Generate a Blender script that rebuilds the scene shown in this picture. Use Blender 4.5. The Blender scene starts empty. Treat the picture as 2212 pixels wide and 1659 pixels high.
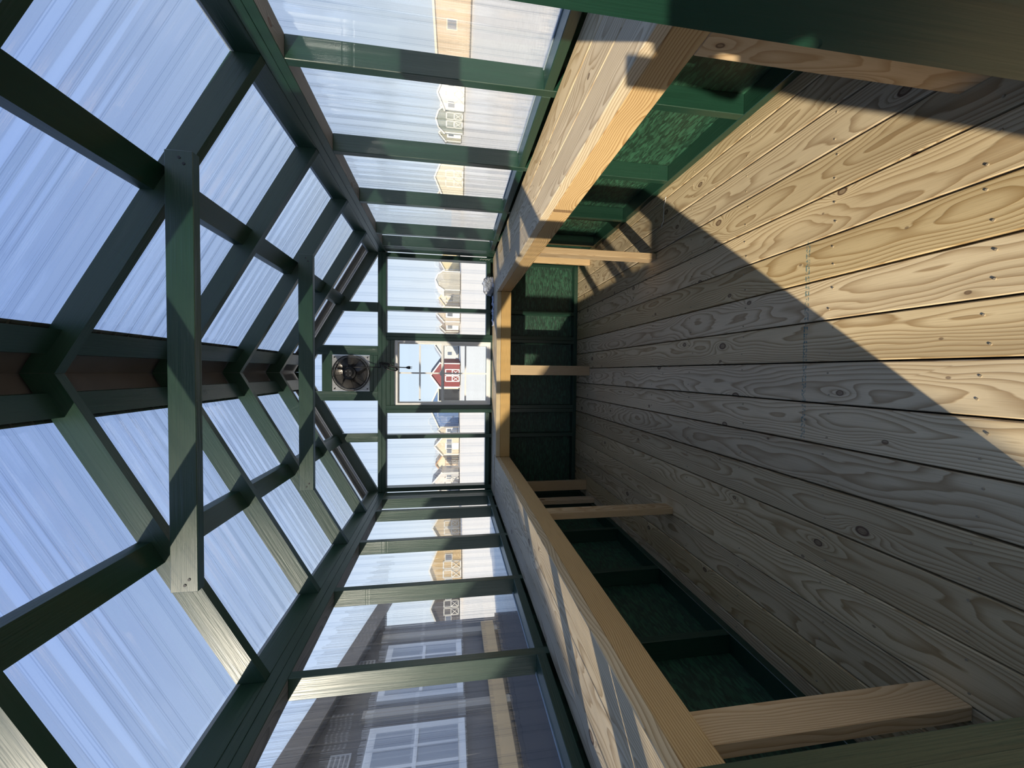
import bpy, bmesh, math, random
from mathutils import Vector, Matrix
random.seed(7)
scene = bpy.context.scene
col = scene.collection

# ------------------------------------------------------------------ camera (the phone was held sideways: world up = image left)
F_PX = 861.35
PITCH, YAW, ROLL = (math.radians(a) for a in (-8.9393, -1.6933, 0.3373))
CAM = Vector((0.0206, 0.0, 1.2945))
fw = Vector((math.sin(YAW)*math.cos(PITCH), math.cos(YAW)*math.cos(PITCH), math.sin(PITCH)))
rt = Vector((math.cos(YAW), -math.sin(YAW), 0.0))
up = rt.cross(fw)
rt2 = rt*math.cos(ROLL) + up*math.sin(ROLL)
up2 = -rt*math.sin(ROLL) + up*math.cos(ROLL)
cam_d = bpy.data.cameras.new('camera')
cam_d.sensor_fit = 'HORIZONTAL'; cam_d.sensor_width = 36.0
cam_d.lens = F_PX/2212*36.0
cam_d.clip_start = 0.02; cam_d.clip_end = 2000
cam = bpy.data.objects.new('camera', cam_d); col.objects.link(cam)
X_, Y_, Z_ = -up2, rt2, -fw
cam.matrix_world = Matrix(((X_.x, Y_.x, Z_.x, CAM.x), (X_.y, Y_.y, Z_.y, CAM.y), (X_.z, Y_.z, Z_.z, CAM.z), (0, 0, 0, 1)))
scene.camera = cam

# ------------------------------------------------------------------ sky, sun, exposure
SUN_AZ = math.radians(38.6)      # light travels toward +X+Y
SUN_EL = math.radians(20.0)
world = bpy.data.worlds.new('world'); scene.world = world; world.use_nodes = True
wn = world.node_tree; wn.nodes.clear()
# clear pale-blue sky: colour by elevation only, the same all round
wg = wn.nodes.new('ShaderNodeTexCoord'); wsep = wn.nodes.new('ShaderNodeSeparateXYZ'); wr = wn.nodes.new('ShaderNodeValToRGB')
wn.links.new(wg.outputs['Generated'], wsep.inputs[0]); wn.links.new(wsep.outputs[2], wr.inputs[0])
while len(wr.color_ramp.elements) > 1: wr.color_ramp.elements.remove(wr.color_ramp.elements[-1])
for k_, (p_, c_) in enumerate(((0.0, (.78, .84, .88)), (.12, (.66, .77, .89)), (.35, (.43, .57, .84)), (.70, (.265, .40, .755)), (1.0, (.20, .33, .69)))):
    e_ = wr.color_ramp.elements[0] if k_ == 0 else wr.color_ramp.elements.new(p_)
    e_.position = p_; e_.color = (*c_, 1)
bg = wn.nodes.new('ShaderNodeBackground'); bg.inputs['Strength'].default_value = 1.0
wo = wn.nodes.new('ShaderNodeOutputWorld')
wn.links.new(wr.outputs[0], bg.inputs['Color']); wn.links.new(bg.outputs[0], wo.inputs['Surface'])
sun_d = bpy.data.lights.new('sun', 'SUN'); sun_d.energy = 6.9; sun_d.angle = math.radians(0.6); sun_d.color = (1.0, 0.895, 0.72)
sun = bpy.data.objects.new('sun', sun_d); col.objects.link(sun)
sdir = Vector((math.sin(SUN_AZ)*math.cos(SUN_EL), math.cos(SUN_AZ)*math.cos(SUN_EL), -math.sin(SUN_EL)))
sun.rotation_euler = sdir.to_track_quat('-Z', 'Y').to_euler()
sun.location = (-20, -25, 14)
vs = scene.view_settings
vs.view_transform = 'Standard'; vs.look = 'None'; vs.exposure = 0.20; vs.gamma = 1.0; vs.use_curve_mapping = False
scene.cycles.max_bounces = 7; scene.cycles.transparent_max_bounces = 12
scene.cycles.use_adaptive_sampling = True; scene.cycles.adaptive_threshold = 0.035; scene.cycles.adaptive_min_samples = 16
scene.cycles.diffuse_bounces = 4; scene.cycles.glossy_bounces = 2; scene.cycles.transmission_bounces = 6
scene.cycles.caustics_refractive = False; scene.cycles.caustics_reflective = False
scene.cycles.sample_clamp_indirect = 6.0

# ------------------------------------------------------------------ materials
def nt(name):
    m = bpy.data.materials.new(name); m.use_nodes = True
    t = m.node_tree; t.nodes.clear()
    out = t.nodes.new('ShaderNodeOutputMaterial')
    return m, t, out
class N:
    """tiny node helper"""
    def __init__(s, t): s.t = t
    def n(s, typ, ins=None, **kw):
        nd = s.t.nodes.new(typ)
        for k, v in kw.items(): setattr(nd, k, v)
        for k, v in (ins or {}).items():
            if hasattr(v, 'is_linked') or hasattr(v, 'links'): s.t.links.new(v, nd.inputs[k])
            else: nd.inputs[k].default_value = v
        return nd
    def math(s, op, a, b=None, c=None, clamp=False):
        nd = s.t.nodes.new('ShaderNodeMath'); nd.operation = op; nd.use_clamp = clamp
        for i, v in enumerate((a, b, c)):
            if v is None: continue
            if hasattr(v, 'links'): s.t.links.new(v, nd.inputs[i])
            else: nd.inputs[i].default_value = v
        return nd.outputs[0]
    def mix(s, f, a, b, blend='MIX'):
        nd = s.t.nodes.new('ShaderNodeMix'); nd.data_type = 'RGBA'; nd.blend_type = blend
        for i, v in ((0, f), (6, a), (7, b)):
            if hasattr(v, 'links'): s.t.links.new(v, nd.inputs[i])
            else: nd.inputs[i].default_value = v if i == 0 else (*v, 1) if len(v) == 3 else v
        return nd.outputs[2]
    def ramp(s, f, stops, interp='LINEAR'):
        nd = s.t.nodes.new('ShaderNodeValToRGB'); e = nd.color_ramp; e.interpolation = interp
        while len(e.elements) > 1: e.elements.remove(e.elements[-1])
        for i, (p, c) in enumerate(stops):
            el = e.elements[0] if i == 0 else e.elements.new(p)
            el.position = p
            c = (c, c, c) if isinstance(c, (int, float)) else c
            el.color = (*c, 1)
        s.t.links.new(f, nd.inputs[0]); return nd.outputs[0]
    def comb(s, x, y, z):
        return s.n('ShaderNodeCombineXYZ', {0: x, 1: y, 2: z}).outputs[0]
    def noise(s, vec, scale, detail=2.0, rough=.5):
        return s.n('ShaderNodeTexNoise', {'Vector': vec, 'Scale': scale, 'Detail': detail, 'Roughness': rough}).outputs['Fac']

def grain(h):
    """shared wood field: local X is the length of the board. returns ring 0..1, knot mask, object random, xyz"""
    tc = h.n('ShaderNodeTexCoord'); oi = h.n('ShaderNodeObjectInfo')
    rnd = oi.outputs['Random']
    sp = h.n('ShaderNodeSeparateXYZ', {0: tc.outputs['Object']})
    x, y, z = sp.outputs
    r1 = h.math('FRACT', h.math('MULTIPLY', rnd, 13.7)); r2 = h.math('FRACT', h.math('MULTIPLY', rnd, 57.3))
    xo = h.math('ADD', x, h.math('MULTIPLY', rnd, 71.0))
    yo = h.math('ADD', y, h.math('MULTIPLY', h.math('SUBTRACT', r1, .5), .09))
    zo = h.math('ADD', z, h.math('ADD', h.math('MULTIPLY', r2, .10), .035))
    # knots: sparse cells along the board
    KX, KY = 2.6, 7.5
    kx = h.math('MULTIPLY', xo, KX); ky = h.math('MULTIPLY', h.math('ADD', y, h.math('MULTIPLY', r2, 9.0)), KY)
    kv = h.comb(kx, ky, 0.0)
    vo = h.n('ShaderNodeTexVoronoi', {'Vector': kv, 'Scale': 1.0}, feature='F1', voronoi_dimensions='2D')
    kp = h.n('ShaderNodeSeparateXYZ', {0: vo.outputs['Position']}).outputs
    dx = h.math('DIVIDE', h.math('SUBTRACT', kx, kp[0]), KX); dy = h.math('DIVIDE', h.math('SUBTRACT', ky, kp[1]), KY)
    d = h.math('SQRT', h.math('ADD', h.math('MULTIPLY', h.math('MULTIPLY', dx, dx), .45), h.math('MULTIPLY', dy, dy)))
    dh = h.math('SQRT', h.math('ADD', h.math('MULTIPLY', h.math('MULTIPLY', dx, dx), .12), h.math('MULTIPLY', dy, dy)))
    cc_ = h.n('ShaderNodeSeparateColor', {0: vo.outputs['Color']})
    has = h.math('GREATER_THAN', cc_.outputs[0], .46)
    size = h.math('ADD', .0015, h.math('MULTIPLY', h.math('POWER', cc_.outputs[1], 1.8), .0145))
    edge = h.math('SUBTRACT', 1.0, h.math('DIVIDE', h.math('SUBTRACT', d, size), .0025), clamp=True)
    core = h.math('SUBTRACT', 1.0, h.math('DIVIDE', h.math('SUBTRACT', d, h.math('MULTIPLY', size, .6)), .0025), clamp=True)
    knot = h.math('MULTIPLY', has, h.math('SUBTRACT', edge, h.math('MULTIPLY', core, .35)), clamp=True)
    hs = h.math('MULTIPLY', has, h.math('MULTIPLY', size, 75.0))
    halo = h.math('MULTIPLY', hs, h.math('POWER', h.math('SUBTRACT', 1.0, h.math('DIVIDE', dh, .055), clamp=True), 2.5))
    n1 = h.noise(h.comb(h.math('MULTIPLY', xo, 1.15), h.math('MULTIPLY', y, 4.0), z), 1.0, 2.0)
    n2 = h.noise(h.comb(h.math('MULTIPLY', xo, 3.0), h.math('MULTIPLY', y, 22.0), h.math('MULTIPLY', z, 22.0)), 1.0, 2.0)
    r = h.math('SQRT', h.math('ADD', h.math('MULTIPLY', yo, yo), h.math('MULTIPLY', zo, zo)))
    r = h.math('ADD', r, h.math('MULTIPLY', h.math('SUBTRACT', n1, .5), .115))
    r = h.math('ADD', r, h.math('MULTIPLY', h.math('SUBTRACT', n2, .5), .010))
    r = h.math('ADD', r, h.math('MULTIPLY', halo, .040))
    ring = h.math('FRACT', h.math('DIVIDE', r, .0066))
    return ring, knot, halo, rnd, (x, y, z), xo

def pine(name, light, dark, knotc=(.09, .045, .025), tone=.25, rough=.62, stamp=False, grey=0.0):
    m, t, out = nt(name); h = N(t)
    ring, knot, halo, rnd, (x, y, z), xo = grain(h)
    late = h.ramp(ring, [(0, 0.0), (.45, .12), (.80, .75), (.93, 1.0), (1.0, 0.05)])
    big = h.noise(h.comb(h.math('MULTIPLY', xo, .8), h.math('MULTIPLY', y, 7.0), z), 1.0, 3.0)
    fib = h.noise(h.comb(h.math('MULTIPLY', xo, 9.0), h.math('MULTIPLY', y, 260.0), h.math('MULTIPLY', z, 260.0)), 1.0, 2.0)
    c = h.mix(h.math('MULTIPLY', late, .85), light, dark)
    c = h.mix(h.math('MULTIPLY', h.math('SUBTRACT', big, .42, clamp=True), 1.3, clamp=True), c, tuple(v*.62 for v in dark))
    c = h.mix(h.math('MULTIPLY', h.math('SUBTRACT', fib, .5, clamp=True), .9, clamp=True), c, tuple(v*.75 for v in dark))
    hsv = h.n('ShaderNodeHueSaturation', {'Color': c, 'Value': h.math('ADD', 1-tone*.5, h.math('MULTIPLY', rnd, tone)),
              'Saturation': h.math('ADD', .86-grey, h.math('MULTIPLY', h.math('FRACT', h.math('MULTIPLY', rnd, 31.7)), .26))})
    c = h.mix(h.math('MULTIPLY', knot, .92), hsv.outputs[0], knotc)
    if stamp:     # smudged mill stamp printed across the boards
        geo = h.n('ShaderNodeNewGeometry'); s2 = h.n('ShaderNodeSeparateXYZ', {0: geo.outputs['Position']})
        wx, wy = s2.outputs[0], s2.outputs[1]
        band = h.math('LESS_THAN', h.math('ABSOLUTE', h.math('SUBTRACT', wy, 1.288)), .0085)
        gap = h.math('GREATER_THAN', h.math('ABSOLUTE', h.math('SUBTRACT', wy, 1.2865)), .0012)
        glyph = h.math('GREATER_THAN', h.noise(h.comb(h.math('MULTIPLY', wx, 1.0), h.math('MULTIPLY', wy, 1.3), 0.0), 115.0, 2.0), .51)
        fade = h.math('MULTIPLY', h.noise(h.comb(h.math('MULTIPLY', wx, 9.0), 0.0, 0.0), 1.0, 2.0), 1.7)
        lim = h.math('LESS_THAN', h.math('ABSOLUTE', h.math('SUBTRACT', wx, .15)), .36)
        f = h.math('MULTIPLY', h.math('MULTIPLY', h.math('MULTIPLY', band, gap), h.math('MULTIPLY', glyph, lim)), fade, clamp=True)
        c = h.mix(h.math('MULTIPLY', f, .8), c, (.03, .15, .16))
    hgt = h.math('ADD', h.math('MULTIPLY', late, .5), h.math('ADD', h.math('MULTIPLY', fib, .5), h.math('MULTIPLY', knot, -.6)))
    bmp = h.n('ShaderNodeBump', {'Strength': .25, 'Distance': .002, 'Height': hgt})
    b = h.n('ShaderNodeBsdfPrincipled', {'Base Color': c, 'Roughness': rough, 'Normal': bmp.outputs[0], 'Specular IOR Level': .28})
    t.links.new(b.outputs[0], out.inputs[0]); return m

def painted(name, base, rough=.36, osb=False):
    m, t, out = nt(name); h = N(t)
    ring, knot, halo, rnd, (x, y, z), xo = grain(h)
    tc = h.n('ShaderNodeTexCoord')
    if osb:
        pos = tc.outputs['Object']
        acc = None
        for k, (ang, sc) in enumerate(((.45, 1.9), (-.7, 2.3), (1.45, 1.7), (2.2, 2.1))):
            mp = h.n('ShaderNodeMapping', {'Vector': pos, 'Rotation': (0, ang, 0), 'Scale': (13*sc, 1.0, 62*sc), 'Location': (k*3.1, 0, 0)})
            v = h.n('ShaderNodeTexVoronoi', {'Vector': mp.outputs[0], 'Scale': 1.0}, feature='F1')
            cc = h.n('ShaderNodeSeparateColor', {0: v.outputs['Color']}).outputs[0]
            acc = cc if acc is None else h.math('MAXIMUM', h.math('MULTIPLY', acc, .92), cc)
        f = h.ramp(acc, [(.62, 0.0), (.97, 1.0)])
        c = h.mix(f, tuple(v*.48 for v in base), tuple(min(1, v*1.7+.006) for v in base))
        bmp = h.n('ShaderNodeBump', {'Strength': .8, 'Distance': .003, 'Height': acc})
    else:
        fib = h.noise(h.comb(h.math('MULTIPLY', xo, 5.0), h.math('MULTIPLY', y, 130.0), h.math('MULTIPLY', z, 130.0)), 1.0, 3.0)
        wear = h.noise(h.comb(h.math('MULTIPLY', xo, 2.2), h.math('MULTIPLY', y, 25.0), h.math('MULTIPLY', z, 25.0)), 1.0, 4.0)
        c = h.mix(h.math('MULTIPLY', fib, .55), tuple(v*1.25 for v in base), tuple(v*.55 for v in base))
        c = h.mix(h.ramp(wear, [(.62, 0.0), (.80, .35)]), c, tuple(v*1.9+.01 for v in base))
        hgt = h.math('ADD', h.math('MULTIPLY', ring, .55), h.math('ADD', fib, h.math('MULTIPLY', knot, -.5)))
        bmp = h.n('ShaderNodeBump', {'Strength': .35, 'Distance': .0025, 'Height': hgt})
    b = h.n('ShaderNodeBsdfPrincipled', {'Base Color': c, 'Roughness': rough, 'Normal': bmp.outputs[0], 'Specular IOR Level': .75})
    t.links.new(b.outputs[0], out.inputs[0]); return m

def plain(name, c, rough=.6, metal=0.0, noise=0.0, nscale=20.0, bump=0.0, spec=.4):
    m, t, out = nt(name); h = N(t)
    b = h.n('ShaderNodeBsdfPrincipled', {'Roughness': rough, 'Metallic': metal, 'Base Color': (*c, 1), 'Specular IOR Level': spec})
    if noise or bump:
        tc = h.n('ShaderNodeTexCoord'); nz = h.noise(tc.outputs['Object'], nscale, 4.0)
        t.links.new(h.mix(nz, tuple(v*(1-noise) for v in c), tuple(min(1, v*(1+noise)) for v in c)), b.inputs['Base Color'])
        if bump:
            t.links.new(h.n('ShaderNodeBump', {'Strength': .5, 'Distance': bump, 'Height': nz}).outputs[0], b.inputs['Normal'])
    t.links.new(b.outputs[0], out.inputs[0]); return m

def polycarb(name):
    """clear ribbed sheet; local X runs across the ribs, local Y along them"""
    m, t, out = nt(name); h = N(t)
    tc = h.n('ShaderNodeTexCoord'); oi = h.n('ShaderNodeObjectInfo')
    sp = h.n('ShaderNodeSeparateXYZ', {0: tc.outputs['Object']}); x, y, z = sp.outputs
    xr = h.math('ADD', x, h.math('MULTIPLY', oi.outputs['Random'], 40.0))
    fine = h.noise(h.comb(xr, h.math('MULTIPLY', y, .004), 0.0), 60.0, 3.0, .65)
    mid = h.noise(h.comb(xr, h.math('MULTIPLY', y, .01), 3.0), 13.0, 2.0)
    dirt = h.noise(h.comb(h.math('MULTIPLY', xr, 3.0), h.math('MULTIPLY', y, .7), 7.0), 3.0, 5.0, .65)
    glint = h.noise(h.comb(h.math('MULTIPLY', xr, 40.0), h.math('MULTIPLY', y, 2.2), 5.0), 1.0, 3.0, .6)  # short white streak reflections, painted into the sheet's haze
    streak = h.ramp(fine, [(.56, 0.0), (.70, .55), (.76, 1.0)])
    line = h.ramp(h.math('ABSOLUTE', h.math('SUBTRACT', fine, .37)), [(0.0, 1.0), (.010, 0.0)])
    haze = h.math('ADD', .022, h.math('ADD', h.math('MULTIPLY', streak, .075), h.math('MULTIPLY', h.ramp(dirt, [(.58, 0.0), (.80, 1.0)]), .07)))
    haze = h.math('ADD', haze, h.math('MULTIPLY', h.ramp(glint, [(.70, 0.0), (.76, 1.0)]), .16))
    thin = h.noise(h.comb(xr, h.math('MULTIPLY', y, .002), 11.0), 150.0, 1.0)
    tline = h.ramp(h.math('ABSOLUTE', h.math('SUBTRACT', thin, .36)), [(0.0, 1.0), (.008, 0.0)])
    tint = h.mix(h.math('MULTIPLY', line, .70), (.965, .97, .975), (.48, .53, .60))
    tint = h.mix(h.math('MULTIPLY', tline, .45), tint, (.45, .48, .56))
    tint = h.mix(h.math('MULTIPLY', h.ramp(mid, [(.38, 1.0), (.55, 0.0)]), .16), tint, (.66, .74, .86))
    rp = h.math('ABSOLUTE', h.math('SUBTRACT', h.math('FRACT', h.math('DIVIDE', x, .1016)), .5))
    tint = h.mix(h.math('MULTIPLY', h.ramp(rp, [(.0, .22), (.10, .22), (.105, 1.0), (.128, 1.0), (.133, .12), (.165, .12), (.17, .8), (.185, .8), (.19, 0.0)]), .42), tint, (.40, .46, .56))
    tr = h.n('ShaderNodeBsdfTransparent', {'Color': tint})
    wob = h.n('ShaderNodeBump', {'Strength': 1.0, 'Distance': .085, 'Height': fine})
    rf = h.n('ShaderNodeBsdfRefraction', {'Color': tint, 'IOR': 1.035, 'Roughness': 0.0, 'Normal': wob.outputs[0]})
    see = h.n('ShaderNodeMixShader', {0: .30, 1: tr.outputs[0], 2: rf.outputs[0]})
    tl = h.n('ShaderNodeBsdfTranslucent', {'Color': (.90, .90, .90, 1)})
    df = h.n('ShaderNodeBsdfDiffuse', {'Color': (.84, .85, .87, 1)})
    hz = h.n('ShaderNodeMixShader', {0: .45, 1: tl.outputs[0], 2: df.outputs[0]})
    m1 = h.n('ShaderNodeMixShader', {0: haze, 1: see.outputs[0], 2: hz.outputs[0]})
    bmp = h.n('ShaderNodeBump', {'Strength': .3, 'Distance': .003, 'Height': fine})
    fr = h.n('ShaderNodeFresnel', {'IOR': 1.45})
    gl = h.n('ShaderNodeBsdfGlossy', {'Roughness': .12, 'Normal': bmp.outputs[0], 'Color': (.9, .95, 1, 1)})
    m2 = h.n('ShaderNodeMixShader', {0: h.math('MULTIPLY', fr.outputs[0], .22), 1: m1.outputs[0], 2: gl.outputs[0]})
    t.links.new(m2.outputs[0], out.inputs[0]); return m

def clear(name, tint=(.95, .98, 1.0), gloss=.5, haze=0.0, rough=.02):
    m, t, out = nt(name); h = N(t)
    tr = h.n('ShaderNodeBsdfTransparent', {'Color': (*tint, 1)})
    fr = h.n('ShaderNodeFresnel', {'IOR': 1.45})
    gl = h.n('ShaderNodeBsdfGlossy', {'Roughness': rough})
    base = tr.outputs[0]
    if haze:
        df = h.n('ShaderNodeBsdfDiffuse', {'Color': (.85, .88, .95, 1)})
        base = h.n('ShaderNodeMixShader', {0: haze, 1: base, 2: df.outputs[0]}).outputs[0]
    mx = h.n('ShaderNodeMixShader', {0: h.math('MULTIPLY', fr.outputs[0], gloss), 1: base, 2: gl.outputs[0]})
    t.links.new(mx.outputs[0], out.inputs[0]); return m

def ground_mat(name):
    m, t, out = nt(name); h = N(t)
    tc = h.n('ShaderNodeTexCoord'); p = tc.outputs['Object']
    n1 = h.noise(p, .25, 4.0); n2 = h.noise(p, 9.0, 4.0, .7); n3 = h.noise(p, 45.0, 3.0, .7)
    c = h.mix(n1, (.84, .77, .62), (.93, .86, .71))
    c = h.mix(h.ramp(n2, [(.45, 0.0), (.62, .55)]), c, (.68, .60, .47))
    c = h.mix(h.ramp(n3, [(.5, 0.0), (.7, .5)]), c, (.95, .89, .76))
    b = h.n('ShaderNodeBsdfPrincipled', {'Base Color': c, 'Roughness': .9, 'Specular IOR Level': .1})
    t.links.new(b.outputs[0], out.inputs[0]); return m

def lap(name, c, scale=5.2, vertical=False, rough=.6):
    m, t, out = nt(name); h = N(t)
    tc = h.n('ShaderNodeTexCoord'); sp = h.n('ShaderNodeSeparateXYZ', {0: tc.outputs['Object']})
    v = h.math('ADD', sp.outputs[0], sp.outputs[1]) if vertical else sp.outputs[2]
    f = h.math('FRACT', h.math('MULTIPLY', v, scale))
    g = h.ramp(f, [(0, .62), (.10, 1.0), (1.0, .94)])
    b = h.n('ShaderNodeBsdfPrincipled', {'Base Color': h.mix(1.0, (*c, 1), g, 'MULTIPLY'), 'Roughness': rough, 'Specular IOR Level': .2})
    t.links.new(b.outputs[0], out.inputs[0]); return m

GREEN = (.0072, .0335, .0195)
M = dict(
    floor=pine('floor_pine', (.64, .51, .30), (.31, .20, .088), stamp=True, tone=.28, grey=.0),
    bench=pine('bench_pine', (.66, .53, .335), (.35, .235, .115), tone=.18, grey=.05),
    fascia=pine('fascia_pine', (.64, .45, .22), (.33, .17, .055), tone=.12),
    leg=pine('leg_pine', (.64, .46, .25), (.42, .25, .10), tone=.2),
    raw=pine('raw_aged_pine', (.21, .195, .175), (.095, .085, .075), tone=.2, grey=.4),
    green=painted('green_paint', GREEN),
    osb=painted('green_osb', (.012, .055, .028), rough=.5, osb=True),
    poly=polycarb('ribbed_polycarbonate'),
    brown=plain('brown_metal', (.135, .118, .108), .35, .0, noise=.25, nscale=9),
    strip=plain('pale_closure', (.30, .36, .42), .6),
    white=plain('white_vinyl', (.82, .80, .75), .4),
    glass=clear('window_glass'),
    galv=plain('galvanised', (.50, .50, .50), .38, .85, noise=.35, nscale=60),
    black=plain('black_plastic', (.012, .012, .013), .35),
    wire=plain('dark_wire', (.018, .018, .018), .35, .4),
    alu=plain('fan_blade_metal', (.24, .22, .20), .28, .7),
    louver=plain('louver_metal', (.12, .105, .095), .4, .6, noise=.3, nscale=30),
    cord=plain('black_cord', (.012, .012, .013), .45),
    bag=clear('bag_plastic', (.86, .90, .97), 1.2, .30, .18),
    paper=plain('bluish_paper', (.62, .66, .80), .7),
    string=plain('white_string', (.85, .83, .78), .8),
    nail=plain('nail_metal', (.34, .27, .17), .5, .0),
    dark=plain('underside_dark', (.03, .028, .025), .9),
    ground=ground_mat('gravel'),
)

# ------------------------------------------------------------------ builders
def tag(o, label=None, cat=None, group=None, kind=None):
    if label: o['label'] = label
    if cat: o['category'] = cat
    if group: o['group'] = group
    if kind: o['kind'] = kind
    return o
def empty(name, loc=(0, 0, 0), rz=0.0, **k):
    o = bpy.data.objects.new(name, None); col.objects.link(o)
    o.location = loc; o.rotation_euler = (0, 0, rz); o.empty_display_size = .1
    return tag(o, **k)
def link(name, me, mat, parent=None, mw=None):
    if mat is not None and not me.materials: me.materials.append(mat)
    o = bpy.data.objects.new(name, me); col.objects.link(o)
    if mw is not None:
        o.matrix_local = (Matrix.Translation(-parent.location) @ mw) if parent is not None and parent.type == 'EMPTY' and parent.rotation_euler.z == 0 and parent.parent is None else mw
    if parent is not None: o.parent = parent
    return o
CACHE = {}
def box_mesh(l, w, t, bev=.002, key=''):
    k = (round(l, 4), round(w, 4), round(t, 4), bev, key)
    if k in CACHE: return CACHE[k]
    bm = bmesh.new(); bmesh.ops.create_cube(bm, size=1.0)
    for v in bm.verts: v.co = Vector((v.co.x*l, v.co.y*w, v.co.z*t))
    if bev: bmesh.ops.bevel(bm, geom=list(bm.edges), offset=min(bev, t*.3, w*.3), segments=1, affect='EDGES')
    me = bpy.data.meshes.new('box'); bm.to_mesh(me); bm.free(); CACHE[k] = me
    return me
ROT = {'X': Matrix.Identity(3),
       'Y': Matrix(((0, -1, 0), (1, 0, 0), (0, 0, 1))),
       'Z': Matrix(((0, 0, -1), (0, 1, 0), (1, 0, 0)))}
def box(name, parent, x0, x1, y0, y1, z0, z1, mat, axis='X', bev=.002):
    """axis aligned board; its own local X runs along `axis` so the grain follows the length"""
    d = (abs(x1-x0), abs(y1-y0), abs(z1-z0)); c = Vector(((x0+x1)/2, (y0+y1)/2, (z0+z1)/2))
    l, w, t = {'X': d, 'Y': (d[1], d[0], d[2]), 'Z': (d[2], d[1], d[0])}[axis]
    me = box_mesh(l, w, t, bev, mat.name)
    return link(name, me, mat, parent, Matrix.Translation(c) @ ROT[axis].to_4x4())
def poly_prism(name, parent, pts, a, b, mat, plane='XZ', frame=None):
    """extrude a polygon; plane XZ -> along Y from a to b, plane YZ -> along X, plane XY -> along Z. frame = 4x4 of the object"""
    n = len(pts)
    def P(p, s):
        return Vector((p[0], s, p[1])) if plane == 'XZ' else Vector((s, p[0], p[1])) if plane == 'YZ' else Vector((p[0], p[1], s))
    vs = [P(p, a) for p in pts] + [P(p, b) for p in pts]
    fs = [list(range(n)), list(range(2*n-1, n-1, -1))] + [[(i+1) % n, i, n+i, n+(i+1) % n] for i in range(n)]
    fr = frame if frame is not None else Matrix.Translation(sum(vs, Vector())/len(vs))
    inv = fr.inverted()
    me = bpy.data.meshes.new(name); me.from_pydata([inv @ v for v in vs], [], fs)
    bm = bmesh.new(); bm.from_mesh(me); bmesh.ops.recalc_face_normals(bm, faces=bm.faces); bm.to_mesh(me); bm.free()
    return link(name, me, mat, parent, fr)
def tube_mesh(name, pts, r, seg=8, closed=False):
    pts = [Vector(p) for p in pts]; n = len(pts); vs = []; fs = []
    prev = None
    for i, p in enumerate(pts):
        a = pts[(i-1) % n] if (closed or i > 0) else p
        b = pts[(i+1) % n] if (closed or i < n-1) else p
        tg = (b-a).normalized()
        nn = prev if prev is not None else tg.orthogonal().normalized()
        nn = (nn - tg*nn.dot(tg)).normalized(); prev = nn; bb = tg.cross(nn)
        rr = r[i] if isinstance(r, (list, tuple)) else r
        for k in range(seg):
            an = 2*math.pi*k/seg; vs.append(p + nn*math.cos(an)*rr + bb*math.sin(an)*rr)
    for i in range(n if closed else n-1):
        for k in range(seg):
            j = (i+1) % n
            fs.append([i*seg+k, i*seg+(k+1) % seg, j*seg+(k+1) % seg, j*seg+k])
    if not closed:
        fs.append(list(range(seg))[::-1]); fs.append([(n-1)*seg+k for k in range(seg)])
    me = bpy.data.meshes.new(name); me.from_pydata(vs, [], fs)
    for f in me.polygons: f.use_smooth = True
    return me
def merge_mesh(name, meshes, mats=None):
    bm = bmesh.new()
    for me in meshes: bm.from_mesh(me)
    out = bpy.data.meshes.new(name); bm.to_mesh(out); bm.free(); return out
def ribbed_sheet(name, parent, frame, width, length, mat, period=.068, amp=.0011):
    """corrugated sheet: across = local X (ribs repeat), along = local Y, thickness ignored as for a thin shell"""
    nx = max(12, int(width/period*8)); vs = []; fs = []
    for i in range(nx+1):
        x = width*i/nx
        ph = (x/period) % 1.0
        zz = amp*math.cos(2*math.pi*ph)
        for j in (0, 1): vs.append((x-width/2, (j-.5)*length, zz))
    for i in range(nx): fs.append([2*i, 2*i+2, 2*i+3, 2*i+1])
    me = bpy.data.meshes.new(name); me.from_pydata(vs, [], fs)
    for f in me.polygons: f.use_smooth = True
    return link(name, me, mat, parent, frame)
def frame(o, x, y, z):
    x, y, z = Vector(x).normalized(), Vector(y).normalized(), Vector(z).normalized()
    return Matrix(((x.x, y.x, z.x, o[0]), (x.y, y.y, z.y, o[1]), (x.z, y.z, z.z, o[2]), (0, 0, 0, 1)))

# ------------------------------------------------------------------ shed dimensions (metres, from the photograph)
W = 1.1485; T = .0381; DP = .0889; WO = W+DP
Y0 = 1.5887; S = .6096
YF0, YF1 = .387, .475            # front wall outer / inner
YB0, YB1 = 3.955, 4.044          # back wall inner / outer
ZP0, ZP1 = 1.892, 1.969          # double top plate
SILL0, SILL1 = .889, .929
SLOPE = .573; ZA = 2.6275; RV = .1025
ANG = math.atan(SLOPE)
GZ = -.20
def under(x): return ZA - SLOPE*abs(x)
rafter_y = [YF0+.002, Y0-S] + [Y0+S*k for k in range(4)] + [4.004]
stud_y = [Y0-S] + [Y0+S*k for k in range(4)]

# ------------------------------------------------------------------ ground outside
gm = bpy.data.meshes.new('ground')
gm.from_pydata([(-400, -300, GZ), (400, -300, GZ), (400, 500, GZ), (-400, 500, GZ)], [], [[0, 1, 2, 3]])
tag(link('ground', gm, M['ground']), 'pale beige gravel lot spreading around the greenhouse', 'ground', kind='structure')

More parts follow.
